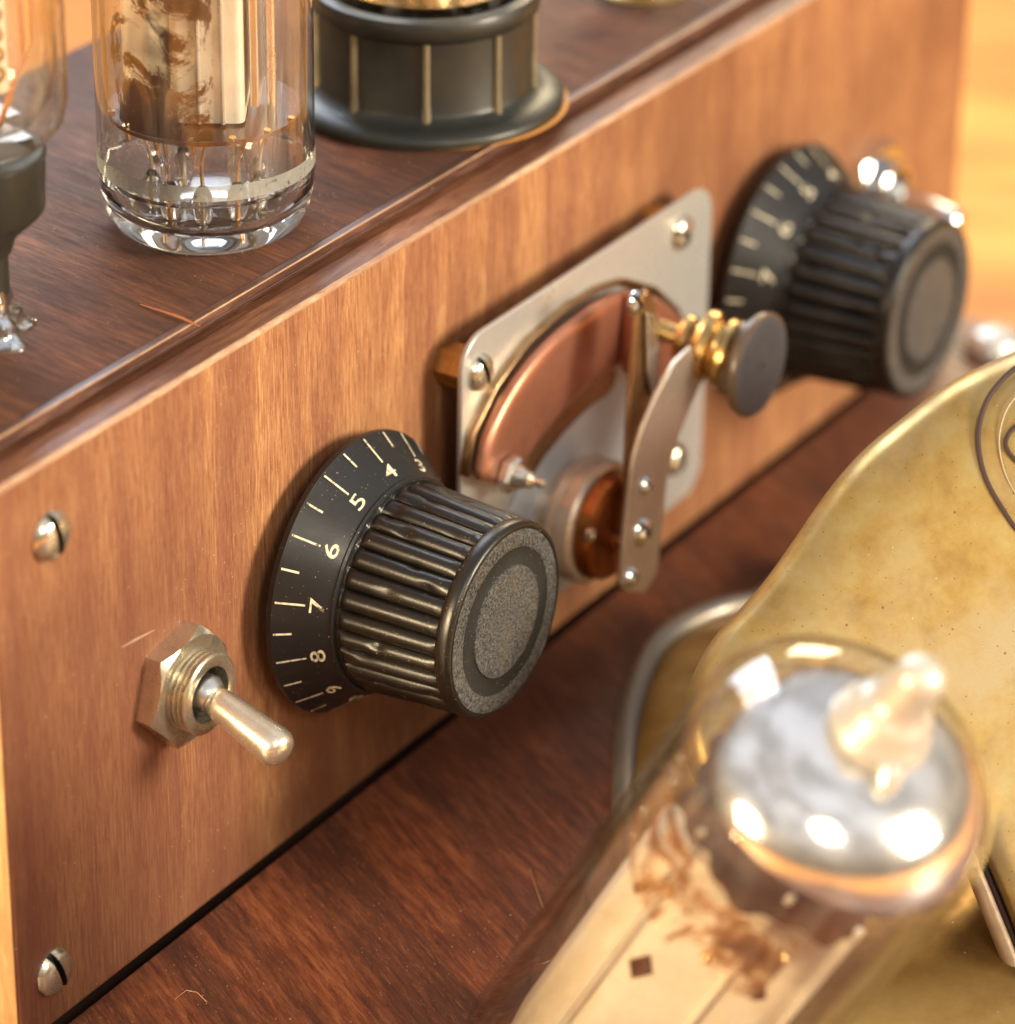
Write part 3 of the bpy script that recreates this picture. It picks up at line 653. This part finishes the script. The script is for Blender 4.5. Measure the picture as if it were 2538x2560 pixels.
# ------------------------------------------------------------------ tilted tube in front
foot = None; adir = Vector((-.085, -.484, .871)).normalized()
dome = at(1585, 1470, 46.1); foot = dome-adir*((dome.z-.09)/adir.z)
L_sh = (dome-foot).length                    # shoulder height along the axis
tE = empty('vacuum_tube', foot, 'large tilted glass tube with silvered dome and metal top cap', 'vacuum tube')
yax = (FWD - adir*FWD.dot(adir)).normalized(); xax = yax.cross(adir)
tE.rotation_euler = Matrix((xax, yax, adir)).transposed().to_euler()
GE = 2.07; SH = L_sh                          # local z = along the tube; local -y faces the lens
def dome_prof(R, sh, h, n=14, p=2.3): return [(R*max(0,(1-(i/n)**p))**(1/p) if i < n else 0, sh+h*i/n) for i in range(n+1)]
pc = at(1658, 1504, 44.65); Rm = Matrix((xax, yax, adir)); lc = Rm @ (pc-foot)
mirror_mat = mirror(tuple(lc), 2.06)
off = 0                                # getter material is laid out for a shoulder at ~10.2
mesh('glass_envelope', *lathe([(GE-.1, .02), (GE, .08), (GE, SH-1.5)]+dome_prof(GE, SH-.25, 1.38), 120), M['glass'], tE, autosmooth=60)
mesh('inner_glass', *lathe([(GE-.15, .1), (GE-.15, SH-.5), (GE-.2, SH-.2), (GE-.32, SH)], 120), M['glass'], tE, autosmooth=60)
mi = mesh('getter_mirror', *lathe(dome_prof(GE-.10, SH-.25, 1.26)[3:], 120), mirror_mat, tE, autosmooth=60)
for v in mi.data.vertices: v.co.z -= off*S
mi.location.z = off*S
mesh('base_ring', *lathe([(0, 0), (1.7, 0), (1.85, .05), (1.85, .15), (1.7, .2), (0, .2)], 72), M['bake_far'], tE, autosmooth=30)
th = SH-.25+1.33
cs = 0.94
mesh('top_cap', *lathe([(a_*cs, b_*cs) for a_, b_ in [(.66, -.12), (.70, 0), (.68, .14), (.60, .22), (.56, .28), (.54, .46), (.45, .54), (.38, .62), (.35, .75), (.34, 1.15), (.30, 1.30), (.20, 1.39), (.08, 1.43), (0, 1.435)]], 56, (0, 0, th)), M['cap'], tE, autosmooth=50)
mesh('cap_solder', *lathe([(.20, 0), (.16, .2), (.05, .35), (0, .38)], 16, (.33, -.5, th+.02), (.3,-1,-.5)), M['silverplate'], tE)
# electrode cage
def cage(x0, x1, y0, y1, z0, z1, r): return prism([(x, y, z0) for x, y in roundrect(x0, x1, y0, y1, r, 6)], (0,0,z1-z0))
mesh('anode', *cage(-1.0, 1.25, -1.05, .95, .25, SH-1.30, .4), M['anode2'], tE, autosmooth=30)
mesh('anode_flap', *cage(-1.5, -1.02, -.40, .5, .25, SH-2.5, .08), M['anode2'], tE, autosmooth=30)
ragged = lambda r, t, i: r-(.10+.09*math.sin(7*t)+.05*math.sin(17*t+1))
mesh('mica_spacer', *merge(lathe([(0.01, SH-1.20), (1.62, SH-1.20), (1.62, SH-1.26), (.01, SH-1.26)], 120, rfun=lambda r, t, i: ragged(r, t, i) if r > 1 else r)), M['mica'], tE, autosmooth=30)
for k, (x, y) in enumerate(((-1.1, -.95), (.25, -1.10), (1.2, -.98))):
    mesh('support_rod', *tube([(x, y, .2), (x, y, SH-1.08)], .05, 12), M['anode2'], tE)
for k, (x, z_, d_) in enumerate(((-.70, SH-3.75, .30), (-.66, SH-5.5, .30), (.72, SH-3.0, .16), (-1.25, SH-3.2, .16))):
    yy = -1.062 if x > -1.1 else -.412
    mesh('plate_window', [(x-d_*.6, yy, z_), (x, yy, z_+d_*1.0), (x+d_*.6, yy, z_), (x, yy, z_-d_*1.0)], [(0,1,2,3)], M['mica'], tE, smooth=False)
for x, y, z_ in ((-1.0, -1.12, SH-2.15), (-.12, -1.2, SH-2.75), (.62, -1.12, SH-2.1)):
    mesh('weld_bead', *lathe([(.0, -.10), (.075, -.06), (.10, 0), (.075, .06), (0, .10)], 16, (x, y, z_)), M['glowwire'], tE)
fk = mesh('burnt_flakes', *lathe([(1.80, SH-2.4+.15*i) for i in range(10)], 60, a0=math.radians(-105), a1=math.radians(20)), M['flake2'], tE)

# ------------------------------------------------------------------ brass piece at the right
BC = (1905, 1230)
def lid_depth(px, py): return 53.2+(px-1700)*.0012-(py-1200)*.0020
def radial(outline, centre, depth, edge_back, n_r=26, power=7, wall=1.6):
    m_ = len(outline); V, Fc = [], []
    cv = at(centre[0], centre[1], depth(*centre)); V.append(cv)
    ts = [((i+1)/n_r)**.55 for i in range(n_r)]
    for t_ in ts:
        for (x, y) in outline:
            px, py = centre[0]+(x-centre[0])*t_, centre[1]+(y-centre[1])*t_
            V.append(at(px, py, depth(px, py)+edge_back*t_**power*1.0+edge_back*.9*max(0, (t_-.93)/.07)**2.5))
    for (x, y) in outline:                   # wall going back
        d = depth(x, y)+edge_back*1.9; p = at(x, y, d); V.append(p+FWD*wall+(cv-p).normalized()*.35)
    rows = n_r+1
    for k in range(m_): Fc.append((0, 1+k, 1+(k+1)%m_))
    for i in range(rows-1):
        for k in range(m_): a = 1+i*m_+k; b = 1+i*m_+(k+1)%m_; Fc.append((a, a+m_, b+m_, b))
    Fc.append(tuple(1+(rows-1)*m_+k for k in range(m_)))
    return V, Fc
def catmull(P, n=6):
    out = []; m_ = len(P)
    for i in range(m_):
        p0, p1, p2, p3 = (Vector(P[(i+j-1) % m_]) for j in range(4))
        for q in range(n):
            t_ = q/n; out.append(tuple(.5*((2*p1)+(p2-p0)*t_+(2*p0-5*p1+4*p2-p3)*t_**2+(-p0+3*p1-3*p2+p3)*t_**3)))
    return out
bo = at(1600, 1400, 56.5)
bp = empty('brass_instrument', (bo.x, bo.y, 0), 'aged speckled brass piece with an engraved circle, filling the right side', 'brass piece')
bor = Vector((bo.x, bo.y, 0))
def bm_(name, vf, mat, **kw): return mesh(name, [Vector(v)-bor for v in vf[0]], vf[1], mat, bp, **kw)
ol = catmull([(2250, 560), (2100, 590), (1990, 626), (1915, 662), (1800, 716), (1700, 790), (1625, 853), (1560, 928), (1500, 1015), (1445, 1092), (1402, 1142), (1345, 1205), (1302, 1290), (1288, 1400), (1340, 1510), (1480, 1572), (1650, 1545), (1785, 1532), (1850, 1612), (1915, 1762), (2000, 2000), (2200, 2150), (2450, 1900), (2500, 1200), (2420, 700)])
bm_('cover', radial(ol, BC, lid_depth, .28), M['brass'], autosmooth=70)
ol2 = catmull([(1520, 1150), (1430, 1148), (1335, 1166), (1245, 1216), (1200, 1320), (1182, 1450), (1190, 1600), (1235, 1800), (1300, 2060), (1700, 2250), (2200, 2250), (2300, 1800), (2150, 1400), (1800, 1150)])
def plate(outline, centre, z1, z0, n_r=20):
    m_ = len(outline); V = [on(*centre, 2, z1)]; Fc = []
    for i in range(n_r):
        t_ = ((i+1)/n_r)**.5
        for (x, y) in outline:
            px, py = centre[0]+(x-centre[0])*t_, centre[1]+(y-centre[1])*t_; V.append(on(px, py, 2, z1-.45*t_**8-.35*max(0, (t_-.95)/.05)**2))
    for (x, y) in outline: V.append(on(x, y, 2, z0))
    for k in range(m_): Fc.append((0, 1+k, 1+(k+1)%m_))
    for i in range(n_r):
        for k in range(m_): a = 1+i*m_+k; b = 1+i*m_+(k+1)%m_; Fc.append((a, a+m_, b+m_, b))
    Fc.append(tuple(1+n_r*m_+k for k in range(m_)))
    return V, Fc
bm_('body', plate(ol2, (1700, 1650), .85, .09), M['brass_dark'], autosmooth=70)
rim = catmull([(1560, 1130), (1425, 1138), (1332, 1160), (1245, 1216), (1198, 1320), (1180, 1450), (1188, 1600), (1235, 1800), (1300, 2060), (1400, 2150)], 6)[:48]
bm_('rolled_rim', tube([on(x, y, 2, .34) for x, y in rim], .20, 16), M['rim'], autosmooth=70)
# lighter edge band below the cover
band_ = [at(x, y, lid_depth(x, y)+.66) for x, y in ((1760, 1500), (1792, 1540), (1836, 1622), (1897, 1772), (1940, 1880), (1985, 2010))]
bm_('seam', tube([p+FWD*-.16+(RIGHT*.09-DOWN*.05) for p in band_], .045, 10), M['engrave'], autosmooth=60)
bm_('edge_band', tube(band_, .17, 16), M['rim_warm'], autosmooth=60)
# engraved circle with a curl inside
def engr(name, P, r, mat, lift=.0):
    Q = catmull(P, 8)[: (len(P)-1)*8+1] if P[0] != P[-1] else catmull(P[:-1], 10)
    pts_ = [at(x, y, lid_depth(x, y)+.55*.0-lift) for x, y in Q]
    return bm_(name, tube(pts_+([pts_[0]] if P[0] == P[-1] else []), r, 8), mat)
circ = [(1915, 695), (1868, 745), (1848, 800), (1847, 850), (1861, 905), (1890, 958), (1925, 1005), (1985, 1040), (2060, 1010), (2110, 900), (2100, 780), (2040, 690), (1970, 672), (1915, 695)]
engr('engraved_circle', circ, .040, M['engrave'])
engr('inner_circle', [(1990+(x-1980)*.78, 855+(y-855)*.80) for x, y in circ], .012, M['engrave_faint'])
engr('engraved_curl', [(1960, 790), (1935, 795), (1908, 812), (1898, 838), (1910, 862), (1935, 880), (1965, 876), (1975, 850), (1960, 790)], .035, M['engrave'])
